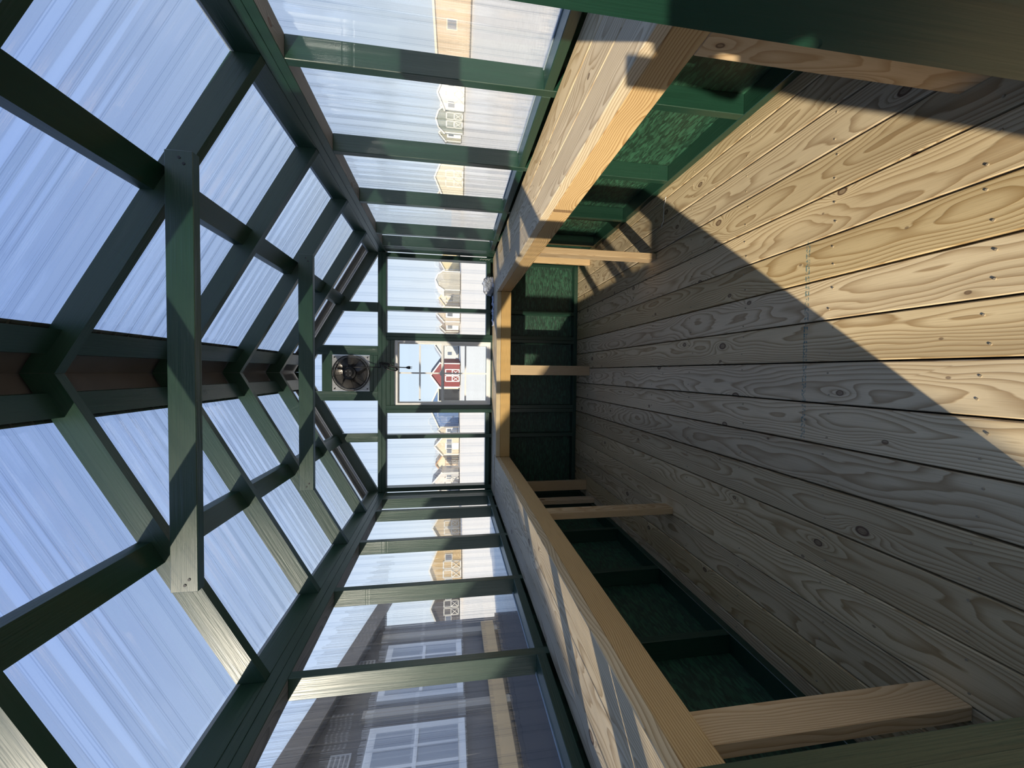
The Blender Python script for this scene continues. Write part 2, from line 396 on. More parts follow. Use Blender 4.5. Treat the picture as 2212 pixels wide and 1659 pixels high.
# ------------------------------------------------------------------ floor
floor = empty('floor', (0, 0, 0), label='tan pine plank floor with dark gaps between the boards', cat='floor', kind='structure')
box('subfloor', floor, -WO, WO, YF0, YB1, GZ+.02, -.042, M['dark'], 'Y', 0)
seams = [.068+.1455*k for k in range(-8, 8)]
edges = [-WO] + seams + [WO]
rg = random.Random(3)
for a, b in zip(edges[:-1], edges[1:]):
    g = rg.uniform(.0014, .0036)
    box('floor_board', floor, a+g, b-g, YF0-.01, YB1, -.040, rg.uniform(-.0022, .0), M['floor'], 'Y', .003)
# nail heads in rows over the joists (each a few pixels)
nb = bmesh.new()
for jy in (.785, 1.193, 1.60, 2.006, 2.41, 2.82, 3.22, 3.63):
    for a, b in zip(edges[:-1], edges[1:]):
        for f in (.24, .76):
            if b-a < .1: continue
            x = a+(b-a)*f+rg.uniform(-.012, .012); y = jy+rg.uniform(-.012, .012)
            r = bmesh.ops.create_cone(nb, cap_ends=True, segments=8, radius1=.0034, radius2=.0028, depth=.003)
            bmesh.ops.translate(nb, verts=r['verts'], vec=(x, y, .0005))
nm = bpy.data.meshes.new('nail_heads'); nb.to_mesh(nm); nb.free()
tag(link('nail_heads', nm, M['nail'], floor), kind='stuff')

# ------------------------------------------------------------------ walls
walls = {}
for side, lab in (('right', 'greenhouse wall of green studs and clear panels behind the sunlit bench'),
                  ('left', 'greenhouse wall of green studs and clear panels behind the shaded bench'),
                  ('back', 'back greenhouse wall with green studs, window opening and gable framing'),
                  ('front', 'front wall with the door opening the camera looks through')):
    walls[side] = empty('wall_'+side, (0, 0, 0), label=lab, cat='wall', kind='structure')
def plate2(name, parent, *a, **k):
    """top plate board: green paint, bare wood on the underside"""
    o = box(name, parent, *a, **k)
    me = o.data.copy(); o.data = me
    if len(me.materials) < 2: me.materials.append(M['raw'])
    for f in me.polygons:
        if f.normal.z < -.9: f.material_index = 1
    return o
for sd, s in (('right', 1), ('left', -1)):
    w = walls[sd]
    xi, xo = s*W, s*WO
    box('bottom_plate', w, xi, xo, YF1, YB0, 0, T, M['green'], 'Y')
    plate2('top_plate', w, xi, xo, YF0, YB1, ZP0, (ZP0+ZP1)/2-.0004, M['green'], axis='Y')
    box('top_plate', w, xi+s*.0015, xo, YF0, YB1, (ZP0+ZP1)/2+.0004, ZP1, M['green'], 'Y')
    for y in stud_y:
        box('stud', w, xi, xo, y, y+T, T, ZP0, M['green'], 'Z')
    # corner studs at both ends
    for y in (YF0+DP, ):
        box('stud', w, xi, xo, y, y+T, T, ZP0, M['green'], 'Z')
    box('stud', w, xi, xo, 3.738, 3.776, T, ZP0, M['green'], 'Z')
    box('stud', w, xi, xo, 3.784, 3.822, T, ZP0, M['green'], 'Z')
    box('stud', w, xi+s*.004, xo, 3.916, 3.954, T, ZP0, M['green'], 'Z')
    box('corner_block', w, xi+s*.006, xo, 3.8225, 3.9155, T, ZP0, M['green'], 'Z')
    ys = [YF0+DP] + stud_y + [3.738]
    for a, b in zip(ys[:-1], ys[1:]):
        box('window_sill', w, xi, xo, a+T+.0006, b-.0006, SILL0, SILL1, M['green'], 'Y')
        box('closure_strip', w, xo-s*.012, xo, a+T+.001, b-.001, SILL1, SILL1+.004, M['strip'], 'Y', 0)
        # ribbed clear panel for the bay
        yc = (a+b+T)/2
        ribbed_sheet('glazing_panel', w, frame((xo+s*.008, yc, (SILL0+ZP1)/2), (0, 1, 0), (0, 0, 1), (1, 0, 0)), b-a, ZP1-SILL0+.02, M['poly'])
    # solid siding below, one sheet for each bay pair
    for a, b in ((YF0, 1.61), (1.6115, 2.83), (2.8315, YB1)):
        box('siding_sheet', w, xo+s*.0005, xo+s*.013, a, b, -.10, SILL1-.002, M['osb'], 'Y', 0)
# back wall
w = walls['back']
box('bottom_plate', w, -WO, WO, YB0, YB1, 0, T, M['green'], 'X')
plate2('top_plate', w, -W+.001, W-.001, YB0, YB1, ZP0, (ZP0+ZP1)/2-.0004, M['green'], axis='X')
box('top_plate', w, -W+.001, W-.001, YB0+.0015, YB1, (ZP0+ZP1)/2+.0004, ZP1, M['green'], 'X')
bstud = [(.610, .635), (.388+.001, .350), (.3495, .316), (-.310, -.347), (-.3475, -.384), (-.594, -.632)]
for a, b in ((.6035, .6416), (.3505, .3886), (.3180, .3500), (-.3440, -.3075), (-.3826, -.3445), (-.632, -.594)):
    box('stud', w, a, b, YB0, YB1, T, ZP0, M['green'], 'Z')
for s in (1, -1):
    box('corner_stud', w, s*1.107, s*(W-.001), YB0+.0005, YB1, T, ZP0, M['green'], 'Z')
spans = [(.6416, 1.107), (.3886, .6035), (-.594, -.3826), (-1.107, -.632)]
for a, b in spans:
    box('window_sill', w, a+.0006, b-.0006, YB0, YB1, SILL0+.008, SILL1+.009, M['green'], 'X')
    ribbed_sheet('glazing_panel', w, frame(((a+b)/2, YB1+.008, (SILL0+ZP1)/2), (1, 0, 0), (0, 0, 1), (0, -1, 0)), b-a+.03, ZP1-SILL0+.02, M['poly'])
box('window_sill', w, -.3070, .3175, YB0, YB1, SILL0-T-.001, SILL0-.001, M['green'], 'X')
box('window_header', w, -.3070, .3175, YB0, YB1, 1.8535, ZP0-.0006, M['green'], 'X')
box('window_header', w, -.3070, .3175, YB0+.001, YB1, 1.8145, 1.8529, M['green'], 'X')
for a, b in ((-WO, 0), (.0008, WO)):
    box('siding_sheet', w, a, b, YB1+.0005, YB1+.013, -.10, SILL1, M['osb'], 'X', 0)
# gable framing of the back wall
def gable(w, yb0, yb1, out, studs=((.583, .671), (.170, .258), (-.263, -.174), (-.660, -.577))):
    for a, b in studs:
        ztop = min(under(a), under(b)) + .0
        pts = [(a, ZP1), (b, ZP1), (b, under(b)-.002), (a, under(a)-.002)]
        poly_prism('gable_stud', w, pts, yb0, yb0+T, M['green'], 'XZ', frame(((a+b)/2, yb0+T/2, 2.2), (0, 0, 1), (1, 0, 0), (0, 1, 0)))
    # clear gable panel (ribs vertical), cut to the roof slope
    yy = yb1+.008*out; vs = []; fs = []; n = 280
    for i in range(n+1):
        x = -1.22+2.44*i/n
        d = .0011*math.cos(2*math.pi*x/.068)
        vs += [(x, yy+d, ZP0), (x, yy+d, max(ZP0+.002, under(x)+.085))]
    for i in range(n): fs.append([2*i, 2*i+2, 2*i+3, 2*i+1])
    # stored with ribs across local X
    fr = frame((0, yy, 2.2), (1, 0, 0), (0, 0, 1), (0, -1, 0)); inv = fr.inverted()
    return vs, fs, fr, inv
def gable_panel(w, vs, fs, fr, inv, hole=None):
    vv = [inv @ Vector(v) for v in vs]
    ff = fs
    if hole: 
        ff = [f for f in fs if not (hole[0] < vs[f[0]][0] < hole[1])]
        for f in fs:
            x0, x1 = vs[f[0]][0], vs[f[1]][0]
            if hole[0] < x0 < hole[1]:
                y0, y1 = vs[f[0]][1], vs[f[1]][1]; k = len(vv)
                t0, t1 = vs[f[3]][2], vs[f[2]][2]
                for (xx, yy, zz) in ((x0, y0, hole[3]), (x1, y1, hole[3]), (x1, y1, t1), (x0, y0, t0)): vv.append(inv @ Vector((xx, yy, zz)))
                ff = ff + [[k, k+1, k+2, k+3]]
    me = bpy.data.meshes.new('gable_panel'); me.from_pydata(vv, [], ff)
    for f in me.polygons: f.use_smooth = True
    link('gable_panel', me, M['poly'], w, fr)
g = gable(walls['back'], YB0, YB1, 1)
gable_panel(walls['back'], *g, hole=(-.172, .172, ZP0, 2.385))
box('fan_header', w, -.1735, .1695, YB0, YB0+T, 2.382, 2.4706, M['green'], 'X')
box('fan_sill', w, -.1735, .1695, YB0, YB1, ZP1+.0005, 2.0098, M['green'], 'X')
box('fan_sill', w, -.1735, .1695, YB0+.001, YB1, 2.0104, 2.0440, M['green'], 'X')
# front wall around the door opening
w = walls['front']
JR, JL = .453, -.505
box('bottom_plate', w, JR+T, WO, YF0, YF1, 0, T, M['green'], 'X')
box('bottom_plate', w, -WO, JL-T, YF0, YF1, 0, T, M['green'], 'X')
box('top_plate', w, -W+.001, W-.001, YF0, YF1, ZP0, ZP1, M['green'], 'X')
for a in (JR+T, -JL+T):
    s = 1 if a == JR+T else -1
    box('stud', w, s*a, s*(a+T), YF0, YF1, T, ZP0, M['green'], 'Z')
    box('stud', w, s*1.107, s*(W-.001), YF0, YF1, T, ZP0, M['green'], 'Z')
    box('siding_sheet', w, s*(abs(JR if s > 0 else JL)+T), s*WO, YF0-.013, YF0-.0005, -.10, SILL1, M['osb'], 'X', 0)
    box('window_sill', w, s*(a+T+.0006), s*1.1064, YF0, YF1, SILL0, SILL1, M['green'], 'X')
    aa, bb = a+T, 1.107
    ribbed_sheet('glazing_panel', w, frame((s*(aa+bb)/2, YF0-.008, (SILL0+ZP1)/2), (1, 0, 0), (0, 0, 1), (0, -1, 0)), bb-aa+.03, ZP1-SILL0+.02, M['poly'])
g = gable(walls['front'], YF0, YF0, -1, ((-.045, -.001), (.001, .045)))
gable_panel(walls['front'], *g)
box('gable_fascia', w, -.95, .95, YF0-.036, YF0-.016, 1.835, 2.055, M['green'], 'X')
# door frame
door = empty('door_1', (0, 0, 0), label='green painted door frame around the open doorway at the camera', cat='door frame', kind='structure')
box('jamb', door, JR, JR+T-.0005, YF0-.012, YF1, 0, 1.83, M['green'], 'Z', .003)
box('jamb', door, JL-T+.0005, JL, YF0-.012, YF1, 0, 1.83, M['green'], 'Z', .003)
box('header', door, JL-T, JR+T, YF0-.012, YF1, 1.8305, ZP0-.0005, M['green'], 'X', .003)
box('door_stop', door, JL, JL+.012, .392, .423, 0, 1.83, M['green'], 'Z', .002)
box('door_casing', door, JL-.075, JL+.030, YF0-.045, YF0-.0135, -.05, 1.90, M['green'], 'Z', .003)
box('door_casing', door, JR-.012, JR+.085, YF0-.045, YF0-.0135, -.05, 1.90, M['green'], 'Z', .003)

# ------------------------------------------------------------------ roof
ceil = empty('ceiling', (0, 0, 0), label='pitched greenhouse roof of dark green rafters and clear ribbed sheets', cat='roof', kind='structure')
cx_, sx_ = math.cos(ANG), math.sin(ANG)
XT = 1.262                                            # rafter tail
for y in rafter_y:
    for s in (1, -1):
        pts = [(0, ZA), (W, under(W)), (WO, under(W)), (WO, under(WO)), (XT, under(XT)), (XT, under(XT)+RV), (0, ZA+RV)]
        pts = [(s*(px if px > 0 else .0008), pz) for px, pz in pts]
        fr = frame((s*.62, y+T/2, under(.62)+RV/2), (s*cx_, 0, -sx_), (0, 1, 0), (sx_*s, 0, cx_))
        if s < 0: fr = frame((s*.62, y+T/2, under(.62)+RV/2), (-cx_, 0, -sx_), (0, -1, 0), (-sx_, 0, cx_))
        poly_prism('rafter', ceil, pts, y, y+T, M['green'], 'XZ', fr)
bays = list(zip(rafter_y[:-1], rafter_y[1:]))
def slope_block(name, s, x0, x1, ya, yb, off0, off1, mat):
    pts = [(s*x0, under(x0)+off0), (s*x1, under(x1)+off0), (s*x1, under(x1)+off1), (s*x0, under(x0)+off1)]
    return poly_prism(name, ceil, pts, ya, yb, mat, 'XZ', frame((s*(x0+x1)/2, (ya+yb)/2, under((x0+x1)/2)+(off0+off1)/2), (0, 1, 0), (-s*cx_, 0, sx_), (s*sx_, 0, cx_)))
for a, b in bays:
    ya, yb = a+T+.0005, b-.0005
    for s in (1, -1):
        px = (.644, .721) if s > 0 else (.598, .675)
        slope_block('purlin', s, px[0], px[1], ya, yb, .0588, RV, M['green'])
        slope_block('ridge_block', s, .068, .150, ya, yb, .0588, RV, M['green'])
        box('eave_block', ceil, s*(W+.002), s*(W+.002+T), ya, yb, ZP1+.0005, 2.060, M['green'], 'Y')
        slope_block('closure_strip', s, 1.150, 1.190, ya, yb, RV-.014, RV-.001, M['strip'])
        # clear roof sheet over the bay, ribs running down the slope
        x0, x1 = .080, XT+.02
        xm = (x0+x1)/2; ln = (x1-x0)/cx_
        o = (s*(xm+.010*sx_), (a+b+T)/2, under(xm)+RV+.010)
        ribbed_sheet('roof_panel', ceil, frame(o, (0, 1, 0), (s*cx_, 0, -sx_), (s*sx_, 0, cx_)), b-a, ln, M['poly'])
# ridge cap and end flashing, brown sheet metal seen from below
for ya, yb in ((YF0-.06, 2.2), (2.1995, YB1+.06)):
    pts = [(-.17, under(.17)+RV+.014), (0, ZA+RV+.014), (.17, under(.17)+RV+.014), (.17, under(.17)+RV+.017), (0, ZA+RV+.0175), (-.17, under(.17)+RV+.017)]
    poly_prism('ridge_cap', ceil, pts, ya, yb, M['brown'], 'XZ')
for ya, yb in ((YF0-.06, YF0+.16), (3.832, YB1+.06)):
    for s in (1, -1):
        slope_block('end_flashing', s, .02, XT+.04, ya, yb, RV+.024, RV+.027, M['brown'])
# collar ties
for y, e in ((1.5498, .7700), (2.7690, .7690)):
    z0, z1 = 2.1715, 2.2604
    tie = box('collar_tie', ceil, -e, e, y, y+T, z0, z1, M['green'], 'X', .002)
    hb = bmesh.new()
    for s in (1, -1):
        for dx, dz in ((-.045, .028), (-.025, .042)):
            r = bmesh.ops.create_cone(hb, cap_ends=True, segments=8, radius1=.005, radius2=.005, depth=.003)
            bmesh.ops.rotate(hb, verts=r['verts'], cent=(0, 0, 0), matrix=Matrix.Rotation(math.pi/2, 3, 'X'))
            bmesh.ops.translate(hb, verts=r['verts'], vec=(s*(e+dx), -T/2-.0005, (dz-.0445)))
    hm = bpy.data.meshes.new('bolt_heads'); hb.to_mesh(hm); hb.free()
    o = link('bolt_heads', hm, M['black'], tie)

# ------------------------------------------------------------------ window in the back wall
win = empty('window_1', (0, 0, 0), label='white single-hung window with thin grilles in the back wall', cat='window', kind='structure')
WX0, WX1, WZ0, WZ1 = -.305, .316, .8895, 1.8040
def rect_frame(name, parent, x0, x1, z0, z1, t, y0, y1, mat):
    """four bars joined into one frame part"""
    bm = bmesh.new()
    for a, b, c, d in ((x0, x0+t, z0, z1), (x1-t, x1, z0, z1), (x0+t, x1-t, z0, z0+t), (x0+t, x1-t, z1-t, z1)):
        r = bmesh.ops.create_cube(bm, size=1.0)
        for v in r['verts']: v.co = Vector(((a+b)/2+v.co.x*(b-a), (y0+y1)/2+v.co.y*(y1-y0), (c+d)/2+v.co.z*(d-c)))
    me = bpy.data.meshes.new(name); bm.to_mesh(me); bm.free()
    return link(name, me, mat, parent)
rect_frame('frame', win, WX0, WX1, WZ0, WZ1, .018, YB0+.006, YB1+.01, M['white'])
up_s = rect_frame('upper_sash', win, WX0+.0185, WX1-.0185, 1.345, WZ1-.0185, .010, 4.000, 4.025, M['white'])
lo_s = rect_frame('lower_sash', win, WX0+.0185, WX1-.0185, WZ0+.0185, 1.373, .022, 3.972, 3.998, M['white'])
for sash, z0, z1, zm, yy in ((up_s, 1.355, 1.7755, 1.580, 4.0125), (lo_s, .930, 1.351, 1.137, 3.985)):
    box('muntin', sash, -.0035, .0115, yy-.006, yy+.002, z0, z1, M['white'], 'Z', 0)
    box('muntin', sash, WX0+.04, -.0037, yy-.006, yy+.002, zm-.0075, zm+.0075, M['white'], 'X', 0)
    box('muntin', sash, .0117, WX1-.04, yy-.006, yy+.002, zm-.0075, zm+.0075, M['white'], 'X', 0)
    box('pane', sash, WX0+.03, WX1-.03, yy+.003, yy+.006, z0, z1, M['glass'], 'X', 0)
box('sash_lock', win, -.02, .03, 3.985, 4.0, 1.3735, 1.384, M['white'], 'X', .002)

# ------------------------------------------------------------------ benches
BT = .875; BM = .837; BB = .748
def bench_side(s, lab, group):
    root = empty('potting_bench', (s*.95, 2.1, 0), label=lab, cat='bench', group=group)
    xs = [.745, .884, 1.022, 1.147]
    yb = 3.686 if s > 0 else 3.640
    for a, b in zip(xs[:-1], xs[1:]):
        box('top_plank', root, s*(a+.0012), s*(b-.0012), .60, yb-.001, BM+.0004, BT, M['bench'], 'Y', .0025)
    box('fascia', root, s*.748, s*.786, .60, 3.569, BB, BM, M['fascia'], 'Y', .0025)
    box('back_rail', root, s*1.108, s*1.146, .60, 3.60, BB, BM, M['leg'], 'Y', .002)
    if s > 0: lg = [(.7485, .7866, .771, .860), (.7485, .7866, 2.386, 2.475)]
    else: lg = [(.800, .838, .779, .868), (.760, .798, 2.130, 2.219), (1.108, 1.146, 3.394, 3.483)]
    for a, b, y0, y1 in lg:
        top = BB-.0005 if a < .79 else BM-.0005
        if a > 1.1: top = BB-.0005
        box('leg', root, s*a, s*b, y0, y1, 0.0, top, M['leg'], 'Z', .002)
    return root
bench_side(1, 'long pine potting bench with sunlit front board and a phone-shaped shadow', 'potting benches along the walls')
bench_side(-1, 'long pine potting bench with shaded front board on the tall building side', 'potting benches along the walls')
root = empty('potting_bench', (0, 3.75, 0), label='pine potting bench across the back wall beneath the window', cat='bench', group='potting benches along the walls')
box('top_plank', root, -.7438, .7438, 3.566, 3.637, BM+.0004, BT, M['bench'], 'X', .0025)
for s in (1, -1):
    pass
for a, b in ((3.688, 3.819), (3.822, 3.953)):
    box('top_plank', root, -1.1450, 1.1450, a, b, BM+.0004, BT, M['bench'], 'X', .0025)
box('top_plank', root, -.7438, .7438, 3.6385, 3.6868, BM+.0004, BT-.0005, M['bench'], 'X', .0025)
box('fascia', root, -.7475, .7475, 3.570, 3.608, BB, BM, M['fascia'], 'X', .0025)
box('back_rail', root, -1.14, 1.14, 3.9155, 3.9535, BB, BM, M['leg'], 'X', .002)
for a, b, y in ((-.002, .087, 3.553), (1.034, 1.1228, 3.6085), (-1.088, -.999, 3.6085)):
    box('leg', root, a, b, y if y > 3.6 else 3.5710, (y if y > 3.6 else 3.5710)+T, 0.0, BB-.0005 if y < 3.6 else BM-.0005, M['leg'], 'Z', .002)

# ------------------------------------------------------------------ exhaust fan in the back gable
FX, FZ, FY = -.0025, 2.2105, YB0
fan = empty('exhaust_fan', (FX, FY, 2.0445), label='round caged exhaust fan on a galvanised plate in the back gable', cat='fan')
def addp(name, me, mat, parent=fan):
    if parent is fan: me.transform(Matrix.Translation(-fan.location))
    return link(name, me, mat, parent)
# plate with a round opening
bm = bmesh.new(); R0 = .150; HS = .1690; n = 64; ring_i = []; ring_o = []
for k in range(n):
    a = 2*math.pi*k/n; c, s = math.cos(a), math.sin(a); q = HS/max(abs(c), abs(s))
    ring_i.append([bm.verts.new((FX+R0*c, FY+d, FZ+R0*s)) for d in (.004, .030)])
    ring_o.append([bm.verts.new((FX+q*c, FY+d, FZ+q*s)) for d in (.004, .006)])
for k in range(n):
    j = (k+1) % n
    bm.faces.new((ring_i[k][0], ring_i[j][0], ring_o[j][0], ring_o[k][0]))
    bm.faces.new((ring_i[k][1], ring_i[j][1], ring_i[j][0], ring_i[k][0]))
    bm.faces.new((ring_o[k][0], ring_o[j][0], ring_o[j][1], ring_o[k][1]))
bmesh.ops.recalc_face_normals(bm, faces=bm.faces)
me = bpy.data.meshes.new('mounting_plate'); bm.to_mesh(me); bm.free()
addp('mounting_plate', me, M['galv'])
# four bolts
for sx in (-1, 1):
    for sz in (-1, 1):
        addp('bolt', tube_mesh('bolt', [(FX+sx*.148, FY+.004, FZ+sz*.148), (FX+sx*.148, FY-.006, FZ+sz*.148)], .006, 8), M['wire'])
# wire guard: rings on a shallow dome + spokes
def dome(r): return FY-.012-.055*math.cos(min(1, r/.168)*math.pi/2)
rings = []
for i in range(26):
    r = .048+(.168-.048)*i/25
    rings.append(tube_mesh('r', [(FX+r*math.cos(2*math.pi*k/48), dome(r), FZ+r*math.sin(2*math.pi*k/48)) for k in range(48)], .0012 if i < 25 else .0042, 4, True))
spk = [tube_mesh('s', [(FX+r*math.cos(a), dome(r)+.002, FZ+r*math.sin(a)) for r in (.045, .08, .115, .145, .168)], .0018, 5) for a in [math.pi/4*k+.2 for k in range(8)]]
gd = addp('wire_guard', merge_mesh('wire_guard', rings+spk), M['wire'])
# motor hub in front of the guard
def lathe(name, prof, y_axis=True, seg=32):
    vs = []; fs = []
    for (r, y) in prof:
        for k in range(seg):
            a = 2*math.pi*k/seg; vs.append((FX+r*math.cos(a), FY+y, FZ+r*math.sin(a)))
    for i in range(len(prof)-1):
        for k in range(seg):
            j = (k+1) % seg; fs.append([i*seg+k, i*seg+j, (i+1)*seg+j, (i+1)*seg+k])
    fs.append(list(range(seg))); fs.append([(len(prof)-1)*seg+k for k in range(seg)][::-1])
    me = bpy.data.meshes.new(name); me.from_pydata(vs, [], fs)
    bm = bmesh.new(); bm.from_mesh(me); bmesh.ops.recalc_face_normals(bm, faces=bm.faces); bm.to_mesh(me); bm.free()
    return me
motor = addp('motor', lathe('motor', [(.020, -.112), (.036, -.112), (.040, -.106), (.040, -.085), (.058, -.082), (.060, -.070), (.060, -.040), (.048, -.030)]), M['black'])
for k in range(4):
    a = math.pi/4+math.pi/2*k
    sc = link('motor_screw', tube_mesh('motor_screw', [(FX+.024*math.cos(a), FY-.115, FZ+.024*math.sin(a)), (FX+.024*math.cos(a), FY-.108, FZ+.024*math.sin(a))], .0035, 8), M['galv'], motor)
    sc.data.transform(Matrix.Translation(-fan.location))
tb = box_mesh(.03, .03, .05, .003, 'tbox').copy(); tb.transform(Matrix.Translation((FX+.055, FY-.058, FZ+.035)))
addp('terminal_box', tb, M['black'])
for k in range(5):
    a0 = 2*math.pi*k/5+.3; vs = []; nr, na = 5, 6
    for i in range(nr+1):
        r = .045+(.142-.045)*i/nr; sweep = .55+.25*i/nr; lead = .35*i/nr
        for j in range(na+1):
            u = j/na; a = a0+lead+(u-.5)*sweep*2*.75
            for th in (0, .0016):
                vs.append((FX+r*math.cos(a), FY+.006+(u-.5)*.034*(1-.3*i/nr)+th, FZ+r*math.sin(a)))
    fs = []
    def id_(i, j, t): return (i*(na+1)+j)*2+t
    for i in range(nr):
        for j in range(na):
            fs.append([id_(i, j, 0), id_(i+1, j, 0), id_(i+1, j+1, 0), id_(i, j+1, 0)])
            fs.append([id_(i, j, 1), id_(i, j+1, 1), id_(i+1, j+1, 1), id_(i+1, j, 1)])
    for i in range(nr):
        fs.append([id_(i, 0, 0), id_(i, 0, 1), id_(i+1, 0, 1), id_(i+1, 0, 0)]); fs.append([id_(i, na, 0), id_(i+1, na, 0), id_(i+1, na, 1), id_(i, na, 1)])
    for j in range(na):
        fs.append([id_(nr, j, 0), id_(nr, j, 1), id_(nr, j+1, 1), id_(nr, j+1, 0)])
    me = bpy.data.meshes.new('blade'); me.from_pydata(vs, [], fs); addp('blade', me, M['alu'])
# shutter housing behind
addp('rear_shroud', tube_mesh('rear_shroud', [(FX+.153*math.cos(2*math.pi*k/48), FY+.045, FZ+.153*math.sin(2*math.pi*k/48)) for k in range(48)], .006, 6, True), M['galv'])
for k in range(5):
    zz = FZ-.145+.058*k
    me = box_mesh(.325, .003, .060, 0, 'louver').copy(); me.transform(Matrix.Rotation(.10, 4, 'X')); me.transform(Matrix.Translation((FX, FY+.082, zz+.029)))
    addp('louver', me, M['louver'])
# cord: down from the motor, a tied hank, then the plug
cp = [(FX+.055, FY-.075, FZ+.02), (.055, FY-.070, 2.10), (.0555, FY-.045, 2.03), (.056, FY-.030, 1.98), (.056, FY-.028, 1.94)]
hank = []
for k in range(60):
    u = k/59; a = u*2*math.pi*4.0
    zc = 1.862; L = .080+.008*math.sin(k*1.3)
    hank.append((.062+.024*math.sin(a+.5*u)+.026*math.cos(a)-.005*math.sin(3*a), FY-.030-.012*math.cos(a+u*2)-.003*u, zc+L*math.cos(a)))
cp2 = [(.060, FY-.030, 1.80), (.057, FY-.030, 1.75), (.056, FY-.030, 1.70)]
cord = addp('power_cord', tube_mesh('power_cord', cp+hank+cp2, .0048, 6), M['cord'])
pl = tube_mesh('plug', [(.056, FY-.030, 1.705), (.056, FY-.030, 1.690), (.056, FY-.030, 1.682), (.056, FY-.030, 1.668), (.056, FY-.030, 1.664)], [.006, .012, .0145, .0145, .011], 10)
pr = merge_mesh('prongs', [tube_mesh('p', [(.056+d, FY-.030, 1.665), (.056+d, FY-.030, 1.647)], .003, 6) for d in (-.006, .006)])
plug = link('plug', pl, M['black'], cord); plug.data.transform(Matrix.Translation(-fan.location))
prg = link('plug_prongs', pr, M['galv'], cord); prg.data.transform(Matrix.Translation(-fan.location))
tie_ = merge_mesh('cord_tie', [tube_mesh('t', [(.064+.026*math.cos(2*math.pi*k/16), FY-.031+.020*math.sin(2*math.pi*k/16), 1.865) for k in range(16)], .003, 5, True)])
ct = link('cord_tie', tie_, M['black'], cord); ct.data.transform(Matrix.Translation(-fan.location))

# ------------------------------------------------------------------ small loose things
from mathutils import noise as mnoise
bm = bmesh.new(); bmesh.ops.create_icosphere(bm, subdivisions=4, radius=1.0)
for v in bm.verts:
    d = v.co.normalized()
    r = 1+.34*mnoise.noise(d*2.1+Vector((3, 1, 7)))+.22*abs(mnoise.noise(d*5.0))+.10*abs(mnoise.noise(d*11.0))
    p = Vector((d.x*.085*r, d.y*.050*r, d.z*.052*r))
    p.z = max(p.z, -.047)
    v.co = p+Vector((0, 0, .048))
me = bpy.data.meshes.new('plastic_bag'); bm.to_mesh(me); bm.free()
bagO = link('plastic_bag', me, M['bag']); bagO.location = (.855, 3.885, BT); bagO.rotation_euler = (0, .25*0, .15)
tag(bagO, 'crumpled clear plastic bag on the back bench near the corner', 'plastic bag')
vs = []; fs = []; n = 24
for i in range(n+1):
    u = i/n; x = .93-.30*u
    wv = .004*math.sin(u*17)+.003*math.sin(u*41)
    for j in range(5):
        q = j/4; vs.append((x+.006*math.sin(q*9+u*5), 3.845+.075*q-.02*u+.006*math.sin(u*11), .0015+abs(wv)*(1+.8*q)+.006*q*q*abs(math.sin(u*9))))
for i in range(n):
    for j in range(4): fs.append([i*5+j, (i+1)*5+j, (i+1)*5+j+1, i*5+j+1])
me = bpy.data.meshes.new('packing_sheet'); me.from_pydata(vs, [], fs)
for f in me.polygons: f.use_smooth = True
o = link('packing_sheet', me, M['paper']); o.location = (0, 0, BT)
sol = o.modifiers.new('thickness', 'SOLIDIFY'); sol.thickness = .0006; sol.offset = 1
o.location = (-.16, -.0, BT)
tag(o, 'rumpled bluish white sheet lying beside the plastic bag', 'sheet')
pts = [(1.094, 2.276), (1.08, 2.285), (1.055, 2.296), (1.02, 2.304), (.985, 2.300), (.955, 2.309), (.930, 2.322)]
cr = []
for i in range(25):
    u = i/24*(len(pts)-1); k = min(int(u), len(pts)-2); f = u-k
    cr.append((pts[k][0]*(1-f)+pts[k+1][0]*f, pts[k][1]*(1-f)+pts[k+1][1]*f+.004*math.sin(i*.9), .0022))
tag(link('string', tube_mesh('string', cr, .0016, 6), M['string']), 'thin white string lying on the floor near the sunlit bench', 'string')

